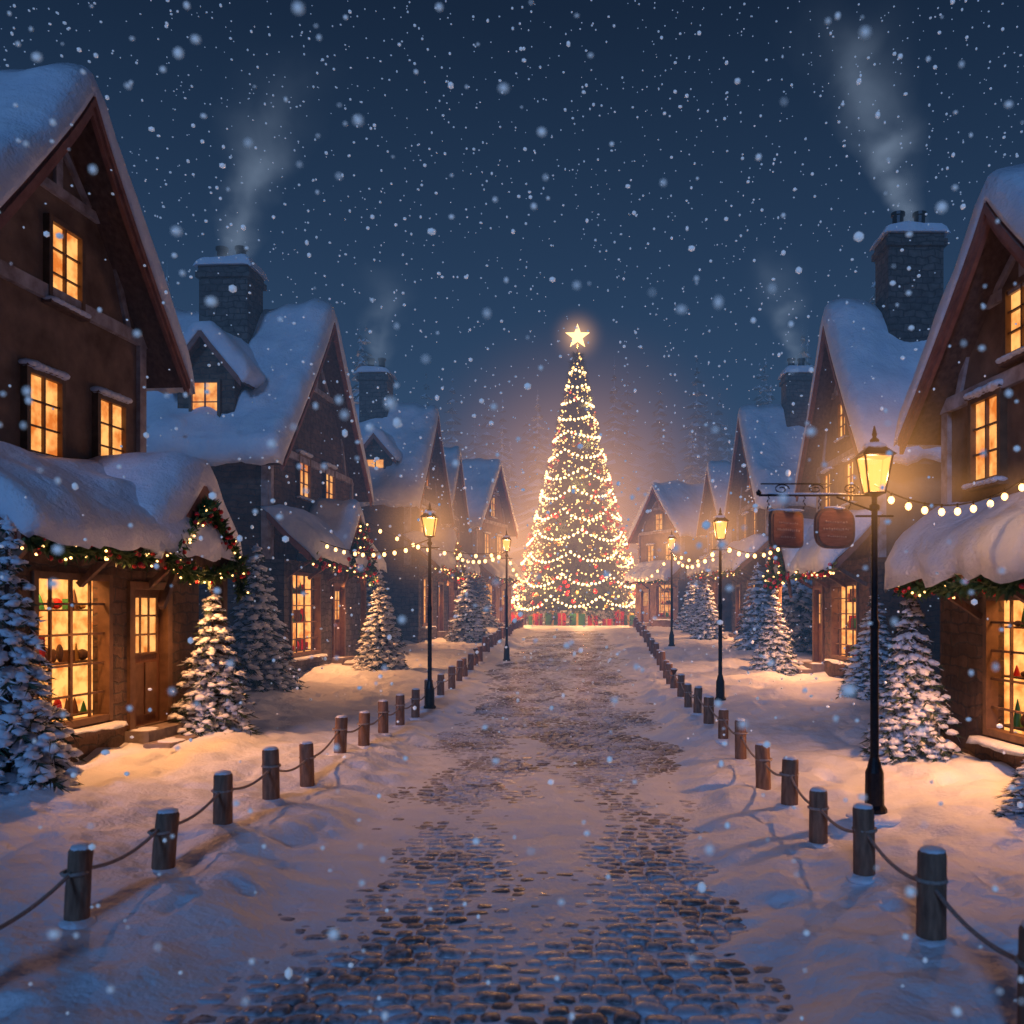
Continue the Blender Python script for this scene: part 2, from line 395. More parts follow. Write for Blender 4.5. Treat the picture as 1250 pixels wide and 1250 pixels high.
def win(parts,F,u0,u1,z0,z1,v,nx=2,nz=3,hood=True,ax='v',pane=GLOW):
    fr=parts.setdefault('window_frames',MB()); gl=parts.setdefault('window_panes',MB()); sn=parts.setdefault('sill_snow',MB())
    def bx(mb,a0,a1,b0,b1,c0,c1,m):
        if ax=='v': box(mb,F,a0,a1,b0,b1,c0,c1,m)
        else: box(mb,F,b0,b1,a0,a1,c0,c1,m)
    s=1 if ax=='v' else -1
    W=.075
    bx(gl,u0,u1,*sorted((v,v+s*.02)),z0,z1,pane)
    bx(fr,u0-W,u0,*sorted((v,v+s*.10)),z0-W,z1+W,FRAME); bx(fr,u1,u1+W,*sorted((v,v+s*.10)),z0-W,z1+W,FRAME)
    bx(fr,u0,u1,*sorted((v,v+s*.097)),z0-W,z0,FRAME); bx(fr,u0,u1,*sorted((v,v+s*.097)),z1,z1+W,FRAME)
    for i in range(1,nx):
        x=u0+(u1-u0)*i/nx; w=.03
        bx(fr,x-w/2,x+w/2,*sorted((v+s*.021,v+s*.07)),z0,z1,FRAME)
    for i in range(1,nz):
        x=z0+(z1-z0)*i/nz; bx(fr,u0,u1,*sorted((v+s*.022,v+s*.06)),x-.012,x+.012,FRAME)
    bx(fr,u0-W*1.5,u1+W*1.5,*sorted((v,v+s*.15)),z0-W-.06,z0-W-.001,WOOD)
    c=(u0+u1)/2; h=(u1-u0)/2+.08
    for i in range(7):
        t=(i-3)/3*h*.85; pp=F.p(c+t,v+s*.09,z0-W+.005) if ax=='v' else F.p(v+s*.09,c+t,z0-W+.005)
        sn.blob(pp,(.08+h*.1,.08+h*.1,.035+.015*random.random()),SNOW,2,.08)
    if hood:
        bx(fr,u0-W*1.4,u1+W*1.4,*sorted((v,v+s*.13)),z1+W+.001,z1+W+.05,WOOD)
        for i in range(7):
            t=(i-3)/3*h*.85; pp=F.p(c+t,v+s*.06,z1+W+.045) if ax=='v' else F.p(v+s*.06,c+t,z1+W+.045)
            sn.blob(pp,(.08+h*.1,.08+h*.1,.055+.02*random.random()),SNOW,2,.08)
def house(name,P,th,side,w,d,tip,zr,ovu=.5,ovv=.5,bay=.3,mat=PLAST,shop=None,door=None,wins=(),attic=None,shed=None,gab=None,
          dormer=None,chim=None,T=.32,lite=60,bare=False,wmat=None,seed=1,timber=True):
    F=Fr(P,th,side); mid=F.p(w/2,0,0); zb=min(ghf(P[0],P[1]),ghf(P[0]+mid[0],P[1]+mid[1]))-.02
    E=empty(name,(P[0],P[1],zb)); parts={}
    def pt(n): return parts.setdefault(n,MB())
    wm=wmat or mat
    uc=w/2; H=w/2+ovu; prof=gprof(uc,H,tip,zr)
    ze=np.interp(0,[p[0] for p in prof],[p[1] for p in prof])
    zl=3.05
    inner=[(a,z-.10) for a,z in prof if 0.02<a<w-.02]
    poly=[(0,zl)]+[(0,ze-.10)]+inner+[(w,ze-.10),(w,zl)]
    prism(pt('walls'),F,poly,-d,0,mat)
    box(pt('walls'),F,0,w,-d,-1.2,-.8,zl-.001,wm)
    zt=zl-.002
    box(pt('walls'),F,.001,.25,-1.199,bay,-.8,zt,wm); box(pt('walls'),F,w-.25,w-.001,-1.199,bay,-.8,zt,wm)
    if bay>0: box(pt('walls'),F,.002,w-.002,.001,bay-.002,zt-.25,zt-.001,wm)
    ops=[o for o in (shop,door) if o]
    us=sorted(set([.25,w-.25]+[q for o in ops for q in (o[0],o[1])])); zs=sorted(set([-.8,zt-.26]+[q for o in ops for q in (o[2],o[3])]))
    for i in range(len(us)-1):
        for j in range(len(zs)-1):
            cu=(us[i]+us[i+1])/2; cz=(zs[j]+zs[j+1])/2
            if any(o[0]<cu<o[1] and o[2]<cz<o[3] for o in ops): continue
            box(pt('walls'),F,us[i],us[i+1],bay-.25,bay,zs[j],zs[j+1],wm)
    vb=-d-.4; slab(pt('roof'),F,prof,vb,ovv,.12,WOOD,'v')
    bp=[(a,z+.03) for a,z in prof]
    slab(pt('bargeboard'),F,bp,ovv+.001,ovv+.06,.30,BARGE,'v')
    bp2=[(uc+(a-uc)*.985,z-.02) for a,z in prof]
    slab(pt('bargeboard'),F,bp2,ovv+.061,ovv+.10,.13,BARGE,'v')
    snowroof(pt('roof_snow'),F,[(a,z+.03) for a,z in prof],vb,ovv+.09,T,'v',seed,ext=.14)
    for i in range(int(d/.6)):
        v=-d+i*.6+.3
        box(pt('roof'),F,-ovu+.06,-.001,v,v+.09,tip-.05+.0,tip+.05,WOOD)
    tm=pt('timber_frame')
    zc=ze-.05
    if timber:
        box(tm,F,-.04,w+.04,0.001,.085,zc-.12,zc+.08,BEAM)
        box(tm,F,-.03,.15,.001,.07,zl,zc-.121,BEAM); box(tm,F,w-.15,w+.03,.001,.07,zl,zc-.121,BEAM)
        hz=zr-ze
        zz=ze+hz*.52; hw=(w/2)*(1-.52)*.93
        box(tm,F,uc-hw,uc+hw,.001,.065,zz-.07,zz+.07,BEAM)
        box(tm,F,uc-.07,uc+.07,.001,.06,zz+.071,zr-.3,BEAM)
        beam(tm,F,(uc-hw*.75,zz+.07),(uc-.05,zz+hz*.26),.1,.001,.05,BEAM); beam(tm,F,(uc+hw*.75,zz+.07),(uc+.05,zz+hz*.26),.1,.001,.05,BEAM)
        beam(tm,F,(w*.10,zc+.08),(w*.10+hz*.16,zz-.2),.12,.001,.05,BEAM); beam(tm,F,(w*.90,zc+.08),(w*.90-hz*.16,zz-.2),.12,.001,.05,BEAM)
        box(tm,F,-.06,-.001,-.18,.0,zl,ze-.2,BEAM)
    box(tm,F,-.07,-.001,-d,-.19,zl-.1,zl+.06,WOOD)
    for a in wins: win(parts,F,*a,0,2,3)
    if attic: win(parts,F,*attic,0,2,3,False)
    if shop:
        u0,u1,z0,z1=shop; fr=pt('window_frames'); it=pt('shop_interior')
        vbk=bay-.66
        box(it,F,u0-.3,u1+.3,vbk-.05,vbk,z0-.3,z1+.25,GLOWS)
        box(it,F,u1+.30,u1+.35,vbk,bay-.26,z0-.3,z1+.25,GLOWS)
        box(it,F,u0-.3,u1+.3,vbk+.001,bay-.26,z0-.34,z0-.3,INTER); box(it,F,u0-.3,u1+.3,vbk+.001,bay-.26,z1+.25,z1+.29,INTER)
        box(it,F,u0-.35,u0-.301,vbk,bay-.26,z0-.3,z1+.25,INTER)
        for k in range(3):
            zz=z0+.10+k*(z1-z0)/2.8
            if zz>z1-.3: break
            vv=bay-.42-.04*k
            box(it,F,u0-.25,u1+.25,vv-.10,vv+.10,zz-.025,zz,WOOD)
            x=u0-.15
            while x<u1+.15:
                s=.04+.05*random.random(); h=.10+.28*random.random(); m=random.choice([RED,GOLD,GREENP,WOOD,WOOD,DOORM,RED,FRAME])
                rn=random.random()
                if rn<.3: box(it,F,x-s,x+s,vv-s,vv+s,zz+.001,zz+h,m)
                elif rn<.65: it.blob(F.p(x,vv,zz+h*.4),(s,s,h*.4),m,2)
                else: lathe(it,[(s,0),(s*.8,h*.3),(s*.45,h*.7),(.005,h)],random.choice([GREENP,m]),8,F.p(x,vv,zz))
                x+=2*s+.01+.08*random.random()
        W=.085
        box(fr,F,u0,u0+W,bay-.12,bay+.05,z0,z1,FRAME); box(fr,F,u1-W,u1,bay-.12,bay+.05,z0,z1,FRAME)
        box(fr,F,u0+W,u1-W,bay-.12,bay+.045,z1-W,z1,FRAME); box(fr,F,u0+W,u1-W,bay-.12,bay+.045,z0,z0+W,FRAME)
        nx=4 if u1-u0>1.1 else 3; nz=5
        for i in range(1,nx):
            x=u0+(u1-u0)*i/nx; ww=.05 if i==nx//2 else .03; box(fr,F,x-ww/2,x+ww/2,bay-.05,bay-.015,z0+W,z1-W,FRAME)
        for i in range(1,nz):
            x=z0+(z1-z0)*i/nz; box(fr,F,u0+W,u1-W,bay-.045,bay-.02,x-.015,x+.015,FRAME)
        box(fr,F,u0-.1,u1+.1,bay+.001,bay+.17,z0-.13,z0-.04,WOOD)
        prof2=[(bay+.0,z0-.035),(bay+.1,z0-.035),(bay+.19,z0-.04)]
        snowroof(pt('sill_snow'),F,prof2,u0-.11,u1+.11,.08,'u',seed+2,ext=.02)
        plight('shop_ceiling_light',F.p((u0+u1)/2,bay-.34,z1+.1),min(45,lite*.3),E,.06)
    if door:
        u0,u1,z0,z1=door; dr=pt('door'); gl=pt('window_panes')
        box(dr,F,u0,u1,bay-.16,bay-.10,z0,z1,DOORM)
        for a,b in ((u0-.09,u0+.04),(u1-.04,u1+.09)): box(dr,F,a,b,bay-.09,bay+.05,z0,z1+.08,FRAME)
        box(dr,F,u0+.04,u1-.04,bay-.09,bay+.045,z1-.03,z1+.08,FRAME)
        g0,g1=u0+.14,u1-.14; h0=z0+(z1-z0)*.52; h1=z1-.14
        box(gl,F,g0,g1,bay-.099,bay-.085,h0,h1,GLOW)
        for i in range(4):
            x=g0+(g1-g0)*i/3; box(dr,F,x-.016,x+.016,bay-.10,bay-.066,h0-.02,h1+.02,FRAME)
        for i in range(4):
            x=h0+(h1-h0)*i/3; box(dr,F,g0-.02,g1+.02,bay-.10,bay-.069,x-.015,x+.015,FRAME)
        m=(u0+u1)/2
        for a,b in ((g0,m-.03),(m+.03,g1)): box(dr,F,a,b,bay-.101,bay-.075,z0+.15,h0-.14,FRAME)
        dr.blob(F.p(u0+.1,bay-.05,z0+.95),.035,GOLD,2)
        st=pt('doorsteps')
        for i in range(2):
            zz=z0-.02-i*.15; box(st,F,u0-.15-i*.12,u1+.15+i*.12,bay+.001+i*.35,bay+.36+i*.38,zz-.5,zz,STEP)
            for q in range(5): pt('sill_snow').blob(F.p(u0-.1+random.random()*.4,bay+.1+i*.4+random.random()*.1,zz),(.16,.10,.02),SNOW,2)
    if shed:
        u0,u1,zt0,ve,ze0=shed
        pr=[(-.0,zt0),(ve*.5,zt0*.5+ze0*.5-.03),(ve,ze0)]
        slab(pt('porch_roof'),F,[(max(a,.002),z) for a,z in pr],u0,u1,.09,WOOD,'u')
        slab(pt('porch_roof'),F,[(ve+.001,ze0+.03),(ve+.05,ze0+.03)],u0-.01,u1+.01,.2,BARGE,'u')
        for q in (u0-.05,u1+.001): slab(pt('porch_roof'),F,[(a,z+.04) for a,z in pr],q,q+.05,.2,BARGE,'u')
        snowroof(pt('porch_snow'),F,[(.0,zt0+.03),(ve*.5,zt0*.5+ze0*.5),(ve+.08,ze0+.0)],u0-.06,u1+.06,T*.9,'u',seed+5,ext=.18)
        gu1=u1 if not gab else min(u1,gab[0]-gab[1]*.8)
        n=max(1,int((gu1-u0)/1.0))
        near=P[1]<20
        if gu1-u0>.4:
            for i in range(n):
                a=u0+(gu1-u0)*i/n; b=u0+(gu1-u0)*(i+1)/n
                leafrun(parts,swag(F.p(a,ve+.12,ze0-.1),F.p(b,ve+.12,ze0-.1),.09),.12 if near else .17,260 if near else 90,True,.017 if near else .03)
        for i in range(int((u1-u0)/1.6)+1):
            a=min(u0+.25+i*1.6,u1-.1)
            if ve>bay+.3: beam(pt('porch_brackets'),F,(bay,ze0-.55),(ve-.05,ze0-.1),.08,a,a+.08,WOOD,'u')
    if gab:
        c,hw,vf,za,zt1=gab
        gp=gprof(c,hw,zt1,za,.95,6)
        slab(pt('porch_roof'),F,gp,.002,vf,.09,WOOD,'v'); slab(pt('porch_roof'),F,[(a,z+.03) for a,z in gp],vf+.001,vf+.06,.22,BARGE,'v')
        snowroof(pt('porch_snow'),F,[(a,z+.03) for a,z in gp],.0,vf+.07,T*.85,'v',seed+8)
        zz=zt1+.0
        box(pt('porch_brackets'),F,c-hw*.85,c+hw*.85,vf-.2,vf-.08,zz-.12,zz+.02,WOOD)
        for sgn in (-1,1):
            a=c+sgn*hw*.78
            if sgn==1 or vf<1.3: 
                box(pt('porch_brackets'),F,a-.07,a+.07,vf-.21,vf-.07,-.4 if vf>1.3 else zz-.9,zz-.121,WOOD)
            beam(pt('porch_brackets'),F,(a-sgn*.05,zz-.75),(a-sgn*hw*.45,zz-.1),.08,vf-.18,vf-.10,WOOD)
        dn=260 if P[1]<20 else 90; rr=.13 if P[1]<20 else .18; lr=.017 if P[1]<20 else .03
        leafrun(parts,[F.p(c-hw*.95,vf+.1,zt1-.12),F.p(c,vf+.1,za-.30),F.p(c+hw*.95,vf+.1,zt1-.12)],rr,dn,True,lr)
        leafrun(parts,swag(F.p(c-hw*.8,vf+.05,zt1-.1),F.p(c+hw*.8,vf+.05,zt1-.1),.18),rr,dn,True,lr)
        leafrun(parts,[F.p(c+hw*.95,vf+.1,zt1-.12),F.p(c+hw*.95,vf+.1,zt1-.55)],rr,dn,True,lr)
    if lite and shed:
        for uu in ((shop[0]+shop[1])/2,)+(((door[0]+door[1])/2,) if door else ()):
            vv=max(bay+.4,shed[3]-.2); zz=shed[4]-.28
            lm=pt('added_porch_lamp'); tube(lm,[F.p(uu,vv,zz+.25),F.p(uu,vv,zz+.07)],.008,IRON); lathe(lm,[(.02,.10),(.05,.08),(.085,.03),(.08,.025),(.045,.07)],IRON,12,F.p(uu,vv,zz))  # made-up fixture dressing the added spot below
            spotlight('added_porch_spot',F.p(uu,vv,zz+.02),(F.V[0]*.5,F.V[1]*.5,-1),lite,E)  # spot added under the eave to throw a warm pool on the snow
    if dormer:
        vc,hw,uf,z0,zet,za,wz0,wz1=dormer
        def uat(z):
            a=[p[0] for p in prof if p[0]<=uc]; b=[p[1] for p in prof if p[0]<=uc]; return float(np.interp(z,b,a))
        ub=uat(za)+.3
        prism(pt('dormer'),F,[(vc-hw*.8,z0),(vc+hw*.8,z0),(vc+hw*.8,zet+.15),(vc,za-.12),(vc-hw*.8,zet+.15)],uf,ub,BRICK if wmat else mat,'u')
        gp=gprof(vc,hw*1.12,zet-.05,za,.95,6)
        slab(pt('dormer'),F,gp,uf-.3,ub,.08,WOOD,'u'); slab(pt('dormer'),F,[(a,z+.03) for a,z in gp],uf-.35,uf-.301,.2,BARGE,'u')
        snowroof(pt('roof_snow'),F,[(a,z+.03) for a,z in gp],uf-.36,ub+.1,T*.7,'u',seed+11)
        win(parts,F,vc-.34,vc+.34,wz0,wz1,uf-.001,2,2,False,'u')
    if chim:
        u0,u1,v0,v1,zt2=chim; ch=pt('chimney')
        box(ch,F,u0,u1,v0,v1,zr-3,zt2-.35,STONE); box(ch,F,u0-.08,u1+.08,v0-.08,v1+.08,zt2-.349,zt2-.18,STONE); box(ch,F,u0-.02,u1+.02,v0-.02,v1+.02,zt2-.179,zt2-.02,STONE)
        snowroof(ch,F,[(v0-.12,zt2-.02),((v0+v1)/2,zt2-.015),(v1+.12,zt2-.02)],u0-.12,u1+.12,.28,'u',seed+4,ext=.02)
        for q in (.3,.7):
            c=F.p((u0+u1)/2,v0+(v1-v0)*q,zt2); lathe(ch,[(.15,-.05),(.17,.1),(.14,.14),(.14,.6),(.18,.62),(.18,.70),(.12,.71)],IRON,12,c)
    for k,mb in parts.items():
        if mb.v: mb.obj(k,E,smooth=(k in('roof_snow','porch_snow','sill_snow','garland_lights')))
    return F,zb
house("timber_framed_cottage",(-7.65,10.75),5,'L',4.3,6,5.95,9.35,bay=1.0,mat=PLAST,wmat=BRICK,shop=(.26,1.85,.5,2.5),door=(2.35,3.3,.3,2.35),
  wins=((.1,.6,4.2,5.2),(1.5,2.15,4.2,5.25),(3.05,3.7,4.2,5.25)),attic=(1.95,2.6,6.45,7.5),shed=(-.7,3.9,3.95,1.55,2.9),gab=(2.95,1.15,1.75,3.9,2.8),T=.48,lite=270,seed=1)
house("stone_shop_cottage",(-7.95,23.2),3,'L',7.0,6,5.5,10.25,bay=.4,mat=BRICK,wmat=STONE,shop=(.4,2.7,.5,2.75),door=(3.9,4.9,.3,2.45),
  wins=((2.0,2.8,4.95,6.05),(4.2,5.0,4.95,6.05)),shed=(-.1,6.4,4.25,1.1,3.15),gab=(3.3,1.3,1.35,4.5,3.1),
  dormer=(-1.75,.95,.2,6.0,7.7,8.95,6.65,7.65),chim=(2.2,3.3,-2.9,-1.5,11.5),T=.5,lite=520,seed=2)
house("stone_shop_cottage",(-6.75,36),3,'L',6,6,5.4,9.65,bay=.4,mat=BRICK,wmat=STONE,shop=(.6,2.4,.6,2.6),door=(3.7,4.7,.3,2.4),
  wins=((1.6,2.4,4.4,5.5),(3.6,4.4,4.4,5.5)),attic=(2.6,3.4,6.6,7.6),shed=(-.1,5.6,4.1,1.1,3.1),gab=(3.0,1.2,1.3,4.3,3.0),
  dormer=(-1.4,.8,.25,5.9,7.3,8.3,6.5,7.3),chim=(2.0,3.0,-2.6,-1.4,11.3),T=.5,lite=560,seed=3)
house("timber_framed_cottage",(-6.8,44.6),3,'L',4.8,6,5.5,9.1,bay=.3,mat=PLAST,shop=(.5,2.0,.6,2.6),door=(3,3.9,.3,2.4),
  wins=((1.0,1.7,4.2,5.3),(3.0,3.7,4.2,5.3)),attic=(2.0,2.7,6.4,7.4),shed=(-.1,4.6,4.0,1.0,3.1),T=.42,lite=400,seed=4)
house("timber_framed_cottage",(-6.1,54),15,'L',5.6,6,6.1,10.2,bay=.3,mat=PLAST,shop=(.8,2.6,.6,2.8),door=(3.6,4.6,.3,2.5),
  wins=((1.3,2.1,4.6,5.8),(3.5,4.3,4.6,5.8)),attic=(2.4,3.2,7.0,8.2),shed=(-.1,5.4,4.2,1.1,3.2),T=.45,lite=600,seed=5)
house("timber_framed_cottage",(5.75,9.2),5,'R',4.0,5,4.75,7.2,ovu=.45,ovv=.45,bay=.1,mat=PLAST,wmat=BRICK,shop=(.6,2.75,.5,2.35),
  wins=((.9,1.6,3.9,4.85),(2.5,3.15,3.9,4.95)),attic=(1.7,2.3,5.4,6.2),shed=(-.6,3.5,3.4,.85,2.6),T=.46,lite=380,seed=6)
house("stone_shop_cottage",(7.1,21.3),0,'R',5.2,6,5.3,9.35,bay=.2,mat=PLAST,wmat=BRICK,shop=(.8,3.1,.5,2.5),door=(4.0,4.9,.3,2.4),
  wins=((1.6,2.3,4.6,5.6),(3.7,4.4,4.6,5.6)),attic=(2.3,2.95,6.4,7.3),shed=(-.1,5.1,4.0,1.0,2.95),gab=(4.3,1.0,1.35,4.0,2.9),
  dormer=(-2.2,.85,.2,5.9,7.2,8.4,6.4,7.2),chim=(1.6,2.6,-2.2,-.8,11.4),T=.48,lite=520,seed=7)
house("stone_shop_cottage",(7.5,35.5),0,'R',6.6,6,5.4,9.65,bay=.3,mat=BRICK,wmat=STONE,shop=(.8,2.6,.6,2.6),door=(4.2,5.2,.3,2.4),
  wins=((1.8,2.6,4.4,5.5),(4.0,4.8,4.4,5.5)),attic=(2.9,3.7,6.6,7.6),shed=(-.1,6.2,4.1,1.1,3.1),chim=(2.2,3.2,-2.3,-1.25,11.3),T=.5,lite=560,seed=8)
house("timber_framed_cottage",(7.6,45.5),3,'R',5,6,5.4,8.5,bay=.3,mat=PLAST,shop=(.8,2.3,.6,2.6),door=(3.4,4.3,.3,2.4),
  wins=((1.1,1.8,4.2,5.2),(3.2,3.9,4.2,5.2)),attic=(2.1,2.8,6.1,7.0),shed=(-.1,4.8,4.0,1.0,3.1),T=.42,lite=400,seed=9)
house("timber_framed_cottage",(6.5,56),30,'R',4.8,6,5.7,9.0,bay=.3,mat=PLAST,shop=(.6,2.4,.6,2.8),door=(3.2,4.1,.3,2.4),
  wins=((1.0,1.7,4.3,5.3),(3.0,3.7,4.3,5.3)),attic=(2.0,2.8,6.3,7.3),shed=(-.1,4.6,4.0,1.0,3.1),T=.45,lite=600,seed=10)
# ---------------------------------------------------------------- pine trees
def pine_mesh(seed,h=3.0,r=.75,tiers=15):
    rng=random.Random(seed); mb=MB()
    tube(mb,[(0,0,-.2),(0,0,h*.5),(0,0,h*.97)],[.07,.045,.01],BARK,7)
    for t in range(tiers):
        q=t/(tiers-1); z=h*(.07+.89*q); R=r*(1-q)**.85+.05
        n=max(4,int(18*(1-q)+4)); off=rng.random()*6
        for b in range(n):
            a=off+2*math.pi*b/n+rng.gauss(0,.12); L=R*(.72+.42*rng.random()); zz=z+rng.gauss(0,.02)*h*.5
            d=Vector((math.cos(a),math.sin(a),0)); 
            def P(s): return d*(L*s)+Vector((0,0,zz+.06*L*s-.34*L*s*s))
            tube(mb,[P(.1),P(.6),P(1)],[.018,.012,.004],BARK,4)
            nb=int(18+34*L)
            for i in range(nb):
                s=.25+.85*rng.random(); c=P(s); sd=d.cross(Vector((0,0,1)))*rng.choice((-1,1))
                e=(d*.55+sd*(.35+.6*rng.random())+Vector((0,0,-.35+rng.gauss(0,.35)))).normalized()
                ln=(.11+.09*rng.random())*(.6+.5*L/r); ww=d.cross(e).normalized()*.016 if d.cross(e).length>.01 else Vector((0,0,.016))
                mb.add([c-ww,c+ww,c+e*ln],[[0,1,2]],NEEDLE if rng.random()<.8 else SNOW)
            k=4 if L>.3 else 2
            for i in range(k):
                s=.38+.56*i/max(1,k-1)+rng.gauss(0,.04); c=P(s)+Vector((rng.gauss(0,.02),rng.gauss(0,.02),.02))
                rr=(.05+.045*rng.random())*(.7+.5*L/r)
                v,f=ICO[2 if i>=k-2 else 1]
                w=v*np.array([rr*1.15,rr*1.15,rr*.5]); w=w*(1+.5*(np.array([[rng.random()] for _ in range(len(v))])-.5)); w[:,2]-=.35*np.abs(w[:,0]*d.x+w[:,1]*d.y)*.5
                mb.add(w+np.array(c),f,SNOW)
    mb.blob((0,0,h*.98),(.03,.03,.09),SNOW,2,.2)
    return mb.obj("tmp",link=False,recalc=False).data
PM=[pine_mesh(s) for s in (1,2,3)]
def pine(x,y,h,r,i):
    o=bpy.data.objects.new("snowy_pine_tree",PM[i%3]); COL.objects.link(o)
    o.location=(x,y,ghf(x,y)-.05); o.scale=(r/.75,r/.75,h/3.0); o.rotation_euler=(0,0,i*1.7)
for i,a in enumerate([(-6.05,9.55,2.9,.60),(-5.75,14.2,2.45,.60),(-7.4,20.8,3.3,.82),(-5.6,25.6,2.75,.7),(-4.6,37.5,3.0,.8),(-8.4,19.2,2.6,.8),(-7.6,33.4,3.4,.95),
   (4.62,12.5,2.35,.55),(6.7,20.3,2.3,.7),(5.6,25.6,2.4,.62),(6.5,32.5,3.2,.85),(4.7,9.0,.95,.4),(5.4,37.5,2.6,.7),(6.3,48,3.4,1.0),(7.4,52,4.5,1.3),(6.0,44.3,2.6,.8),(-5.4,50.5,3.0,.9),(7.6,30.8,4.2,1.1)]):
    pine(*a,i)
# ---------------------------------------------------------------- forest
def build_forest():
    rng=np.random.RandomState(5); V=[];Fc=[];n=0
    def tree(x,y,h,r):
        nonlocal n
        z0=float(rise(y)); T=24
        V.append(np.array([[x-.12,y,z0-1],[x+.12,y,z0-1],[x,y,z0+h*1.02],[x,y+.12,z0-1]])); Fc.append([n,n+1,n+2]); Fc.append([n+1,n+3,n+2]); n+=4
        for t in range(T):
            q=t/(T-1.); R=r*(1-q)**.9+.12; z=z0+h*(.06+.9*q); m=int(9+12*(1-q)); off=rng.rand()*6
            for b in range(m):
                a=off+6.283*b/m+rng.randn()*.1; L=R*(.65+.6*rng.rand()); c,s=math.cos(a),math.sin(a); w=.24*L+.14
                zz=z+rng.randn()*.12; dz=-.38*L
                V.append(np.array([[x,y,zz+.15],[x+c*L*.6-s*w,y+s*L*.6+c*w,zz+dz*.55-.12],[x+c*L,y+s*L,zz+dz],[x+c*L*.6+s*w,y+s*L*.6-c*w,zz+dz*.55-.12]]))
                Fc.append([n,n+1,n+2]); Fc.append([n,n+2,n+3]); n+=4
    for i in range(230):
        y=76+rng.rand()*50; x=(rng.rand()*2-1)*(y*.78)
        h=15+12*rng.rand()**1.3+ (y-78)*.12+ (2.5 if abs(x)>18 else 0)
        tree(x,y,h,h*.18)
    for i in range(40):
        s=-1 if i%2 else 1; y=30+rng.rand()*45; x=s*(16+rng.rand()*14+ .1*y); h=11+7*rng.rand(); tree(x,y,h,h*.2)
    for a in ((-20.5,45,18.5),(-23,48,17),(-12.5,52,17),(14.5,44,18),(13,52,17.5),(18,50,19),(-14.5,60,20)): tree(*a,a[2]*.18)
    V=np.concatenate(V); me=bpy.data.meshes.new("distant_pine_forest"); me.from_pydata(V.tolist(),[],Fc); me.materials.append(FROST)
    o=bpy.data.objects.new("distant_pine_forest",me); COL.objects.link(o)
build_forest()
# ---------------------------------------------------------------- glow painted as emissive volumes around lamps, bulbs and tree
def add_glow(parent,c,rad,col,k,pw=2.2,name="painted_glow"):
    m=bpy.data.materials.new("painted_glow"); m.use_nodes=True; nt=m.node_tree; nt.nodes.clear(); L=nt.links.new
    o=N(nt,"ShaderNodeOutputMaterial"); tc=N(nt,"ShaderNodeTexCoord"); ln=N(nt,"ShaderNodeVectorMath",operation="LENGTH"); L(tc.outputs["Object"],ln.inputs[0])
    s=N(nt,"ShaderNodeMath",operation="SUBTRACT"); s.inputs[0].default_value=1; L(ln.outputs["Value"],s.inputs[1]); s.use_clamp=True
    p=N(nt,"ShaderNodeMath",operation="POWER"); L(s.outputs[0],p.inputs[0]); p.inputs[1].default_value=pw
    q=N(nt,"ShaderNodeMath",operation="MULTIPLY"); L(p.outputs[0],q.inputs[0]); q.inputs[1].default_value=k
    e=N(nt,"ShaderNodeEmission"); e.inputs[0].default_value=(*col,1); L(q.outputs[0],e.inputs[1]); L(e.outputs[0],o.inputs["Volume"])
    mb=MB(); mb.blob((0,0,0),1,m,3); ob=mb.obj(name,parent,c); ob.scale=rad
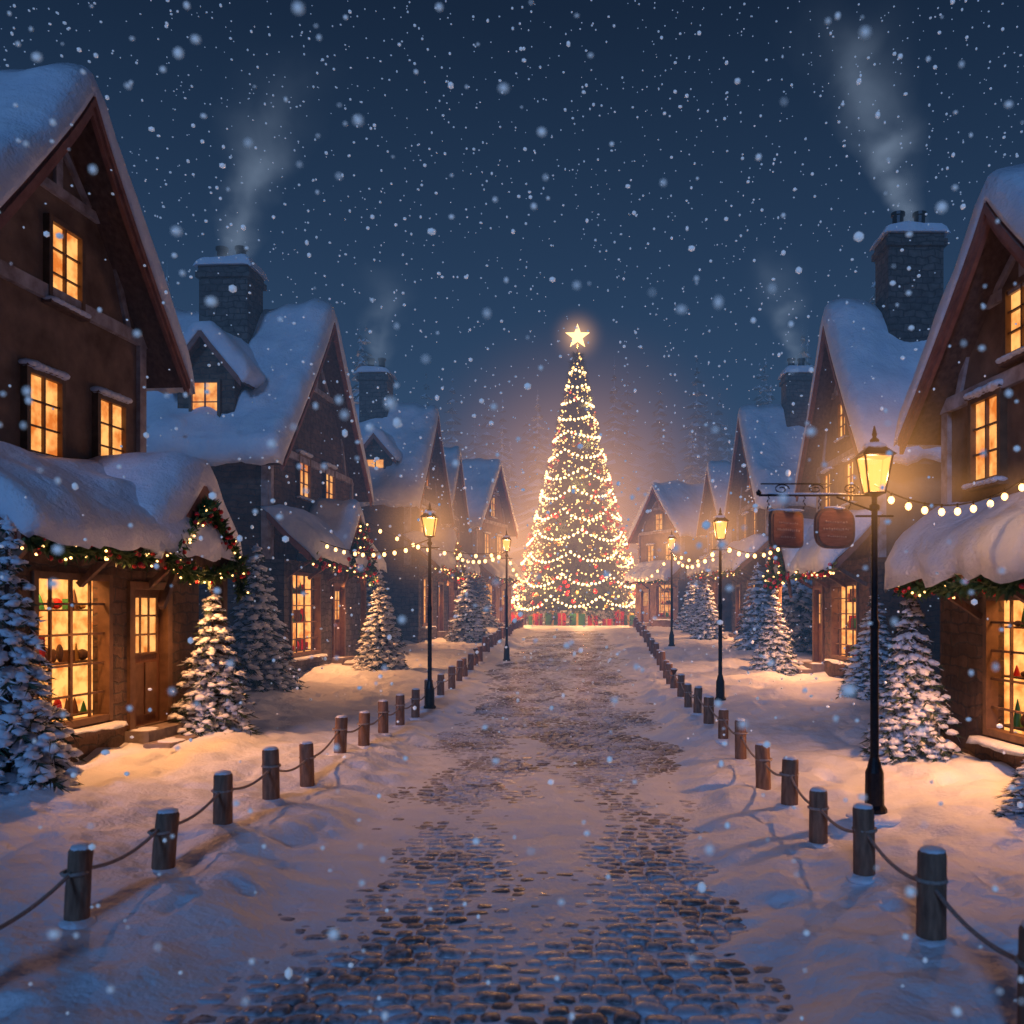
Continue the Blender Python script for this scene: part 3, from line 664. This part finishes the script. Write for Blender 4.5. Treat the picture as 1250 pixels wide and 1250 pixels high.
# ---------------------------------------------------------------- christmas tree
TX,TY=0.0,66.0; TZ=ghf(TX,TY)
def build_xmas():
    E=empty("christmas_tree",(TX,TY,TZ)); H=20.2; R0=4.9; rng=random.Random(4)
    def rad(z):
        q=max(0,(z-.8)/(H-.8)); return R0*(1-q)**1.0*(1-.10*math.sin(q*math.pi))+.04
    mb=MB(); tube(mb,[(0,0,-.5),(0,0,8),(0,0,H)],[.45,.25,.05],BARK,10); mb.obj("trunk",E)
    mb=MB()
    lathe(mb,[(rad(z)*.72,z) for z in (1.0,4,8,12,16,H-.3)],NEEDLE,24)
    T=46
    for t in range(T):
        z=1.0+(H-1.2)*t/T; R=rad(z); n=int(8+46*(1-t/T)); off=rng.random()*6
        for b in range(n):
            a=off+2*math.pi*b/n+rng.gauss(0,.05); L=R*(.82+.34*rng.random()); d=Vector((math.cos(a),math.sin(a),0)); zz=z+rng.gauss(0,.1)
            for i in range(26):
                s=.6+.42*rng.random(); c=d*L*s+Vector((0,0,zz-.28*L*s*s*.6+.1)); sd=d.cross(Vector((0,0,1)))*rng.choice((-1,1))
                e=(d*.7+sd*rng.random()+Vector((0,0,-.2+rng.gauss(0,.35)))).normalized(); ww=e.cross(Vector((0,0,1))).normalized()*.05
                mb.add([c-ww,c+ww,c+e*(.3+.3*rng.random())],[[0,1,2]],NEEDLE)
    mb.obj("branches",E,recalc=False)
    mb=MB()
    for i in range(1700):
        z=1.0+(H-1.3)*(1-math.sqrt(rng.random())) if rng.random()<.8 else 1+(H-1.3)*rng.random(); a=rng.random()*6.283; r=rad(z)*(.92+.18*rng.random())
        mb.blob((r*math.cos(a),r*math.sin(a),z),.04+.055*rng.random()**2,TBULB,1)
    mb.obj("fairy_lights",E)
    mb=MB(); zz=1.7; k=0
    while zz<H-1.0:
        R=rad(zz); ns=max(3,int(round(2*math.pi*R/3.2))); off=k*.5+rng.random()*.3
        for j in range(ns):
            a0=2*math.pi*(j+off)/ns; a1=2*math.pi*(j+1+off)/ns; m=max(4,int(R*(a1-a0)/.27)); sg=rng.uniform(.6,.95)
            for i in range(m):
                u=i/m; a=a0+(a1-a0)*u; z=zz-sg*4*u*(1-u)*min(1,R/2.5)+.25+rng.gauss(0,.03); r=rad(z)*1.06+.05
                mb.blob((r*math.cos(a),r*math.sin(a),z),.08+.035*rng.random(),TBULB2,1)
        zz+=1.55*(.6+.4*min(1,R/3)); k+=1
    mb.obj("light_garlands",E)
    mb=MB()
    for i in range(240):
        z=1.1+(H-2)*(1-math.sqrt(rng.random())); a=rng.random()*6.283; r=rad(z)*1.05
        mb.blob((r*math.cos(a),r*math.sin(a),z),.12+.05*rng.random(),RED if i%3 else GOLD,2)
        if i%2: mb.blob((rad(z)*1.08*math.cos(a+.4),rad(z)*1.08*math.sin(a+.4),z+.3),.09,RBULB,1)
    mb.obj("baubles",E)
    mb=MB(); pts=[]
    for i in range(10):
        a=math.pi/2+i*math.pi/5; r=.95 if i%2==0 else .38; pts.append((r*math.cos(a),r*math.sin(a)))
    c=H+.85
    vs=[(0,-.22,c),(0,.22,c)]+[(x,0,z+c) for x,z in pts]; fs=[]
    for i in range(10): fs.append([0,2+i,2+(i+1)%10]); fs.append([1,2+(i+1)%10,2+i])
    mb.add(vs,fs,STAR); tube(mb,[(0,0,H-.3),(0,0,H+.3)],.04,GOLD,6); mb.obj("star",E,smooth=False)
    plight("star_light",(0,-1.0,H+.4),200,E,.1)
    for i in range(7):
        a=i*math.pi/3.5+.3; plight("plaza_fill_light",(5.6*math.cos(a),5.6*math.sin(a),2.2),800,E,.12)  # fill lights added around the tree to warm the plaza snow
    for i in range(5):
        a=-math.pi/2+(i-2)*.5; z=4+i*3.0; plight("tree_fill_light",(rad(z)*1.15*math.cos(a),rad(z)*1.15*math.sin(a),z),260,E,.09)  # fill lights added just outside the branches to warm the tree
    add_glow(E,(0,0,7.0),(15,15,16),(1,.44,.19),.115,2.0)
    add_glow(E,(0,0,6),(6.5,6.5,10),(1,.48,.18),.11,1.5)
    add_glow(E,(0,0,H+.85),(2.6,2.6,2.6),(1,.5,.2),.95,3.4)
build_xmas()
def gift(x,y,s,h,m,rb):
    mb=MB(); F=Fr((0,0),random.random()*40-20,'L'); box(mb,F,-s,s,-s*.8,s*.8,0,h,m); box(mb,F,-s*1.04,s*1.04,-s*.84,s*.84,h*.8,h*1.02,m)
    box(mb,F,-s*.14,s*.14,-s*.87,s*.87,-.001,h*1.04,rb); box(mb,F,-s*1.07,s*1.07,-s*.12,s*.12,-.001,h*1.036,rb)
    for q in (-1,1): mb.blob(F.p(q*s*.3,0,h*1.12),(s*.3,s*.16,s*.16),rb,2)
    mb.obj("gift_box",None,(x,y,ghf(x,y)),smooth=False)
for i in range(15):
    a=-math.pi+.1+i*(math.pi-.2)/14; r=4.3+random.random()*.9
    gift(TX+r*math.cos(a),TY+r*math.sin(a)*.8,.3+.35*random.random(),.35+.6*random.random(),random.choice([RED,RED,RED,GREENP]),GOLD)
# ---------------------------------------------------------------- lamps
def lamp(x,y,h=4.1,W=170,signs=False):
    E=empty("street_lamp",(x,y,ghf(x,y)-.03)); mb=MB()
    lathe(mb,[(.13,0),(.13,.12),(.10,.16),(.095,.5),(.075,.55),(.06,.62),(.045,.66),(.042,h*.5),(.05,h*.505),(.05,h*.52),(.036,h*.53),(.032,h-.75),(.055,h-.73),(.055,h-.69),(.03,h-.67),(.03,h-.6),(.09,h-.57)],IRON,14)
    z0=h-.56; z1=h-.17; a0=.085; a1=.145
    for sx,sy in ((1,1),(1,-1),(-1,1),(-1,-1)): tube(mb,[(sx*a0,sy*a0,z0),(sx*a1,sy*a1,z1)],.013,IRON,5)
    for z,a in ((z0,a0),(z1,a1)):
        c=[(a,a,z),(a,-a,z),(-a,-a,z),(-a,a,z)]
        for i in range(4): tube(mb,[c[i],c[(i+1)%4]],.014,IRON,5)
    a=a1+.035
    mb.add([(a,a,z1),(a,-a,z1),(-a,-a,z1),(-a,a,z1),(.05,.05,z1+.13),(.05,-.05,z1+.13),(-.05,-.05,z1+.13),(-.05,.05,z1+.13)],BOXF,IRON)
    lathe(mb,[(.045,z1+.13),(.05,z1+.17),(.02,z1+.2),(.028,z1+.23),(.006,z1+.32)],IRON,10)
    tube(mb,[(-.2,0,h-.8),(.2,0,h-.8)],.012,IRON,6)
    mb.obj("post",E,smooth=False)
    g=MB(); b0=a0-.004; b1=a1-.004
    g.add([(b0,b0,z0),(b0,-b0,z0),(-b0,-b0,z0),(-b0,b0,z0),(b1,b1,z1),(b1,-b1,z1),(-b1,-b1,z1),(-b1,b1,z1)],BOXF[2:],LGLASS); g.obj("lantern_glass",E,smooth=False)
    s=MB(); s.blob((0,0,z1+.10),(.13,.13,.05),SNOW,2,.1); s.blob((0,0,.02),(.3,.3,.07),SNOW,3,.05); s.obj("snow_cap",E)
    plight("lamp_flame",(0,0,(z0+z1)/2),W,E,.045)
    R=.9+.05*y
    add_glow(E,(0,0,(z0+z1)/2),(R,R,R),(1,.42,.12),1.25/R,3.0)
    return E
lamp(-3.1,18.9,4.25,160); lamp(-2.4,30.5,4.35,260); lamp(3.13,9.5,4.0,60); lamp(3.2,20.2,4.25,160); lamp(3.55,34,4.3,260)
def signs():
    x,y=3.13,9.5; E=empty("hanging_shop_sign",(x,y,ghf(x,y)-.03)); mb=MB(); z=3.42
    tube(mb,[(-.03,0,z),(-1.22,0,z)],.013,IRON,6); tube(mb,[(-.03,0,z-.16),(-.4,0,z-.02)],.01,IRON,6)
    tube(mb,[(-.45,0,z+.12),(-1.2,0,z+.12)],.008,IRON,6)
    for cx in (-.25,-.62,-.98):
        tube(mb,[(cx+.085*math.cos(t*.55)*(1-t*.045),0,z+.065+.055*math.sin(t*.55)*(1-t*.045)) for t in range(0,17)],.007,IRON,5)
    lathe(mb,[(.022,0),(.03,.03),(.005,.06)],IRON,8,(-1.22,0,z))
    for cx in (-1.12,-.74,-.58,-.26): 
        for k in range(4): tube(mb,[(cx,0,z-.01-k*.035),(cx+.012*(-1)**k,0,z-.04-k*.035)],.006,IRON,5)
    mb.obj("iron_bracket",E)
    for nm,cx,cz,a,b,pw,yaw in (("sign_board",-.93,z-.36,.235,.195,7,32),("sign_board_rounded",-.42,z-.35,.245,.215,3.2,20)):
        mb=MB()
        def sup(s,k=36):
            o=[]
            for i in range(k):
                t=2*math.pi*i/k; o.append((s*a*math.copysign(abs(math.cos(t))**(2/pw),math.cos(t)),s*b*math.copysign(abs(math.sin(t))**(2/pw),math.sin(t))))
            return o
        def plate(s,y0,y1,m):
            p=sup(s);n=len(p); mb.add([(q[0],y0,q[1]) for q in p]+[(q[0],y1,q[1]) for q in p],[list(range(n)),list(range(n,2*n))]+[[i,(i+1)%n,n+(i+1)%n,n+i] for i in range(n)],m)
        plate(1,-.022,.022,SIGNR); plate(.88,-.027,.027,SIGNW); 
        rr=random.Random(int(cx*100)+200)
        for row,(zz,wd,hh) in enumerate(((.065,.55,.035),(-.01,.66,.05),(-.085,.45,.03))):
            xx=-a*wd
            while xx<a*wd:
                l=.010+.022*rr.random(); zc=zz+rr.uniform(-.004,.004)
                mb.blob((xx+l/2,-.027,zc),(l*.5,.004,hh*.38*(.5+.5*rr.random())),SIGNT,1); xx+=l+.007
        ob=mb.obj(nm,E,(cx,0,cz),smooth=False); ob.rotation_euler=(0,0,math.radians(yaw))
    s=MB(); s.blob((-.93,0,z-.16),(.2,.05,.02),SNOW,2,.1); s.blob((-.42,0,z-.135),(.12,.03,.02),SNOW,2,.1); s.blob((-.7,0,z+.015),(.45,.02,.012),SNOW,2,.1); s.obj("sign_snow",E)
signs()
# ---------------------------------------------------------------- string lights
def strings(segs):
    mb=MB(); bb=MB()
    for a,b,sag,r,sp in segs:
        L=(Vector(b)-Vector(a)).length; n=max(6,int(L/sp)); p=swag(a,b,sag,n); tube(mb,p,.009 if a[1]<15 else .012,IRON,5)
        for q in p[1:-1]:
            q=q+Vector((random.gauss(0,.01),0,-.07)); bb.blob(q,(r,r,r*1.25),BULB,2); tube(mb,[q+Vector((0,0,r)),q+Vector((0,0,.08+r*.2))],.012,IRON,5)
    E=empty("string_lights",(0,0,0)); mb.obj("cable",E); bb.obj("bulbs",E)
    return E
def lz(x,y,z): return (x,y,ghf(x,y)+z)
strings([(lz(-7.0,29.6,4.4),lz(-2.4,30.5,3.75),.45,.055,.5),(lz(-2.4,30.5,3.75),(-3.2,62,4.8),.8,.055,2.6),(lz(-2.4,30.5,3.75),lz(-6.3,41,4.2),.5,.06,.9)])
E=strings([(lz(3.13,9.5,3.5),(5.05,9.9,3.85),.3,.034,.19)])
for i in range(3): add_glow(E,(3.5+i*.6,9.6,3.62),(.5,.5,.4),(1,.42,.12),.5,2.5)
strings([(lz(3.2,20.2,3.6),(6.0,25.4,4.3),.35,.045,.6),(lz(3.2,20.2,3.6),lz(3.55,34,3.6),.5,.045,1.5),(lz(3.55,34,3.6),(3.4,62,4.8),.8,.055,2.6),(lz(3.55,34,3.6),(7.1,41,5.0),.4,.055,.9)])
strings([(lz(-3.1,18.9,3.6),(-7.0,23.6,4.2),.35,.04,.5)])
# ---------------------------------------------------------------- rope fence
def fence(pos):
    E=empty("rope_fence",(pos[0][0],pos[0][1],0)); o=Vector((pos[0][0],pos[0][1],0)); po=MB(); sn=MB(); ro=MB(); prev=None
    for i,(x,y) in enumerate(pos):
        z=ghf(x,y)-.04; c=(x-o.x,y-o.y,z); h=.57*random.uniform(.9,1.08); r=.088*random.uniform(.92,1.08); sg=14 if y<20 else 8
        lx,ly=random.gauss(0,.018),random.gauss(0,.018)
        tube(po,[(c[0],c[1],z-.2),(c[0]+lx*.5,c[1]+ly*.5,z+h*.5),(c[0]+lx,c[1]+ly,z+h-.02),(c[0]+lx,c[1]+ly,z+h)],[r,r*.98,r*.96,r*.86],POST,sg)
        sn.blob((c[0]+lx,c[1]+ly,z+h+.002),(r*.9,r*.9,.03),SNOW,2,.08); sn.blob((c[0],c[1],z+.02),(r*1.7,r*1.7,.05),SNOW,3,.06)
        if y<24: tube(ro,[(c[0]+r*1.02*math.cos(t*.7),c[1]+r*1.02*math.sin(t*.7),z+h*.70) for t in range(10)],.014,ROPE,6)
        if prev is not None and y<40:
            a=Vector((prev[0],prev[1],prev[2]+.40)); b=Vector((c[0],c[1],z+.40)); tube(ro,swag(a,b,.09,10),.014 if y<20 else .012,ROPE,6)
        prev=c
    po.obj("posts",E); sn.obj("snow_caps",E); ro.obj("rope",E)
ly=[4.9,6.2,7.43,8.65,9.95,11.2,12.6,13.9,15.2,16.5,17.9]
while ly[-1]<56: ly.append(ly[-1]+1.45)
fence([(-3.48+.02*(y-5) if y<22 else -3.1-.012*(y-22),y) for y in ly])
ry=[4.45,5.8,7.15,8.55,9.75,11.1,12.7,14.3,15.9,17.5]
while ry[-1]<56: ry.append(ry[-1]+1.45)
fence([(2.27+.004*(y-5) if y<22 else 2.33+.035*(y-22),y) for y in ry])
# ---------------------------------------------------------------- smoke
def smoke(x,y,z,H,lean,R0,k,dens):
    m=bpy.data.materials.new("chimney_smoke"); m.use_nodes=True; nt=m.node_tree; nt.nodes.clear(); L=nt.links.new
    o=N(nt,"ShaderNodeOutputMaterial"); tc=N(nt,"ShaderNodeTexCoord"); sp=N(nt,"ShaderNodeSeparateXYZ"); 
    nz=N(nt,"ShaderNodeTexNoise"); nz.inputs["Scale"].default_value=.55; nz.inputs["Detail"].default_value=3; L(tc.outputs["Object"],nz.inputs["Vector"])
    sub=N(nt,"ShaderNodeVectorMath",operation="SUBTRACT"); L(nz.outputs["Color"],sub.inputs[0]); sub.inputs[1].default_value=(.5,.5,.5)
    ma=N(nt,"ShaderNodeVectorMath",operation="MULTIPLY_ADD"); L(sub.outputs[0],ma.inputs[0]); ma.inputs[1].default_value=(1.7,1.7,1.7); L(tc.outputs["Object"],ma.inputs[2])
    L(ma.outputs[0],sp.inputs[0])
    def M(op,a,b=None,c=None):
        n=N(nt,"ShaderNodeMath",operation=op)
        for i,q in enumerate((a,b,c)):
            if q is None: continue
            if isinstance(q,(int,float)): n.inputs[i].default_value=q
            else: L(q,n.inputs[i])
        return n.outputs[0]
    t=M("MAXIMUM",M("DIVIDE",sp.outputs[2],H),0.0)
    cx=M("MULTIPLY",M("POWER",t,1.3),lean)
    dx=M("SUBTRACT",sp.outputs[0],cx); r=M("SQRT",M("ADD",M("MULTIPLY",dx,dx),M("MULTIPLY",sp.outputs[1],sp.outputs[1])))
    R=M("MULTIPLY_ADD",t,k,R0); q=M("DIVIDE",r,R); e=M("POWER",2.718,M("MULTIPLY",M("MULTIPLY",q,q),-2.2))
    fade=M("MULTIPLY",M("POWER",M("MAXIMUM",M("SUBTRACT",1.0,t),0.0),1.2),M("DIVIDE",R0,R))
    n2=N(nt,"ShaderNodeTexNoise"); n2.inputs["Scale"].default_value=.9; n2.inputs["Detail"].default_value=3; L(ma.outputs[0],n2.inputs["Vector"])
    nn=M("MAXIMUM",M("MULTIPLY",M("SUBTRACT",n2.outputs["Fac"],.32),3.2),0.0)
    D=M("MULTIPLY",M("MULTIPLY",M("MULTIPLY",e,fade),nn),dens)
    D=M("MULTIPLY",D,M("GREATER_THAN",e,.03))
    ab=N(nt,"ShaderNodeVolumeAbsorption"); ab.inputs[0].default_value=(.0,.0,.0,1); L(D,ab.inputs[1])
    em=N(nt,"ShaderNodeEmission"); em.inputs[0].default_value=(.22,.29,.40,1); L(D,em.inputs[1])  # smoke brightness put in as emission, replacing scattered light
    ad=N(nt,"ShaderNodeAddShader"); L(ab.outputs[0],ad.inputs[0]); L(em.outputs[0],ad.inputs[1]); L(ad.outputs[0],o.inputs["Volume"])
    W=(R0+k)*1.25; x0=min(-W*.6,lean-W); x1=max(W*.6,lean+W)
    mb=MB(); mb.add([(x0,-W,0),(x1,-W,0),(x1,W,0),(x0,W,0),(x0,-W,H),(x1,-W,H),(x1,W,H),(x0,W,H)],BOXF,m)
    mb.obj("chimney_smoke",None,(x,y,z),smooth=False)
smoke(-10.0,26.0,12.2,6.0,1.9,.34,1.2,3.6)
smoke(8.6,23.6,12.1,6.3,-2.1,.34,1.2,3.6)
smoke(-8.6,38.4,12.6,4.4,.6,.4,1.0,2.3)
smoke(9.2,38.2,12.6,4.8,-1.2,.4,1.0,2.3)
# ---------------------------------------------------------------- haze
def haze(name,y0,zt,s,c):
    m=bpy.data.materials.new(name); m.use_nodes=True; nt=m.node_tree; nt.nodes.clear()
    o=N(nt,"ShaderNodeOutputMaterial"); ab=N(nt,"ShaderNodeVolumeAbsorption")
    ab.inputs[0].default_value=(0,0,0,1); ab.inputs[1].default_value=s
    em=N(nt,"ShaderNodeEmission"); em.inputs[0].default_value=(*c,1); em.inputs[1].default_value=s  # blue haze light put in as emission, nothing is scattered
    ad=N(nt,"ShaderNodeAddShader"); nt.links.new(ab.outputs[0],ad.inputs[0]); nt.links.new(em.outputs[0],ad.inputs[1]); nt.links.new(ad.outputs[0],o.inputs["Volume"])
    mb=MB(); mb.add([(-160,y0,-3),(160,y0,-3),(160,150,-3),(-160,150,-3),(-160,y0,zt),(160,y0,zt),(160,150,zt),(-160,150,zt)],BOXF,m)
    mb.obj(name,smooth=False)
haze("night_mist",14,18,.0125,(.044,.092,.185))
# ---------------------------------------------------------------- snowfall
def snowfall():
    rng=np.random.RandomState(11); v,f=ICO[1]; f=np.array(f); n=12500
    P=np.stack([rng.uniform(-22,20,n),1.6+rng.rand(n)*30,rng.uniform(.2,21,n)],-1)
    r=.009+.027*rng.rand(n)**3+.0003*P[:,1]
    n2=330; y2=rng.uniform(1.5,4.2,n2); P2=np.stack([(rng.rand(n2)*1.16-.66)*y2,y2,2.35+(rng.rand(n2)*1.15-.46)*y2],-1); r2=.004+.0075*rng.rand(n2)
    keep=~((P[:,1]<4)&(r>.014)); P=np.concatenate([P[keep],P2]); r=np.concatenate([r[keep],r2]); n=len(P)
    sc=1+.5*(rng.rand(n,1,3)-.5)
    V=(P[:,None,:]+v[None]*r[:,None,None]*sc).reshape(-1,3); Fc=(f[None]+(np.arange(n)*len(v))[:,None,None]).reshape(-1,3)
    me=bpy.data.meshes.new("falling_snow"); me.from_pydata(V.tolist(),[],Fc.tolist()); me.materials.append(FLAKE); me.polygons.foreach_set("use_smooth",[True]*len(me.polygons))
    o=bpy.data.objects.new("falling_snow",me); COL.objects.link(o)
snowfall()
# ---------------------------------------------------------------- world, moon, camera
W=bpy.data.worlds.new("World"); S.world=W; W.use_nodes=True; nt=W.node_tree; bg=nt.nodes["Background"]
tc=N(nt,"ShaderNodeTexCoord"); sp=N(nt,"ShaderNodeSeparateXYZ"); nt.links.new(tc.outputs["Generated"],sp.inputs[0])
r=ramp(nt,sp.outputs[2],[(0,(.024,.056,.125)),(.12,(.018,.046,.105)),(.22,(.0125,.036,.084)),(.36,(.0075,.023,.058)),(.55,(.0034,.0098,.027)),(1,(.0025,.006,.017))])
nt.links.new(r,bg.inputs[0]); bg.inputs[1].default_value=1.0
l=bpy.data.lights.new("moonlight","SUN"); l.energy=.85; l.color=(.20,.45,1.0); l.angle=math.radians(9)
o=bpy.data.objects.new("moonlight",l); COL.objects.link(o); o.rotation_euler=(math.radians(66),0,math.radians(-14))
cam=bpy.data.cameras.new("camera"); co=bpy.data.objects.new("camera",cam); COL.objects.link(co); S.camera=co
co.location=(0,0,2.35); co.rotation_euler=(math.radians(90),0,0)
cam.sensor_width=36; cam.lens=31.68; cam.shift_x=-.064; cam.shift_y=.092; cam.clip_end=1500; cam.clip_start=.1
cam.dof.use_dof=True; cam.dof.focus_distance=26; cam.dof.aperture_fstop=2.0
S.view_settings.view_transform='Standard'; S.view_settings.look='None'; S.view_settings.exposure=0
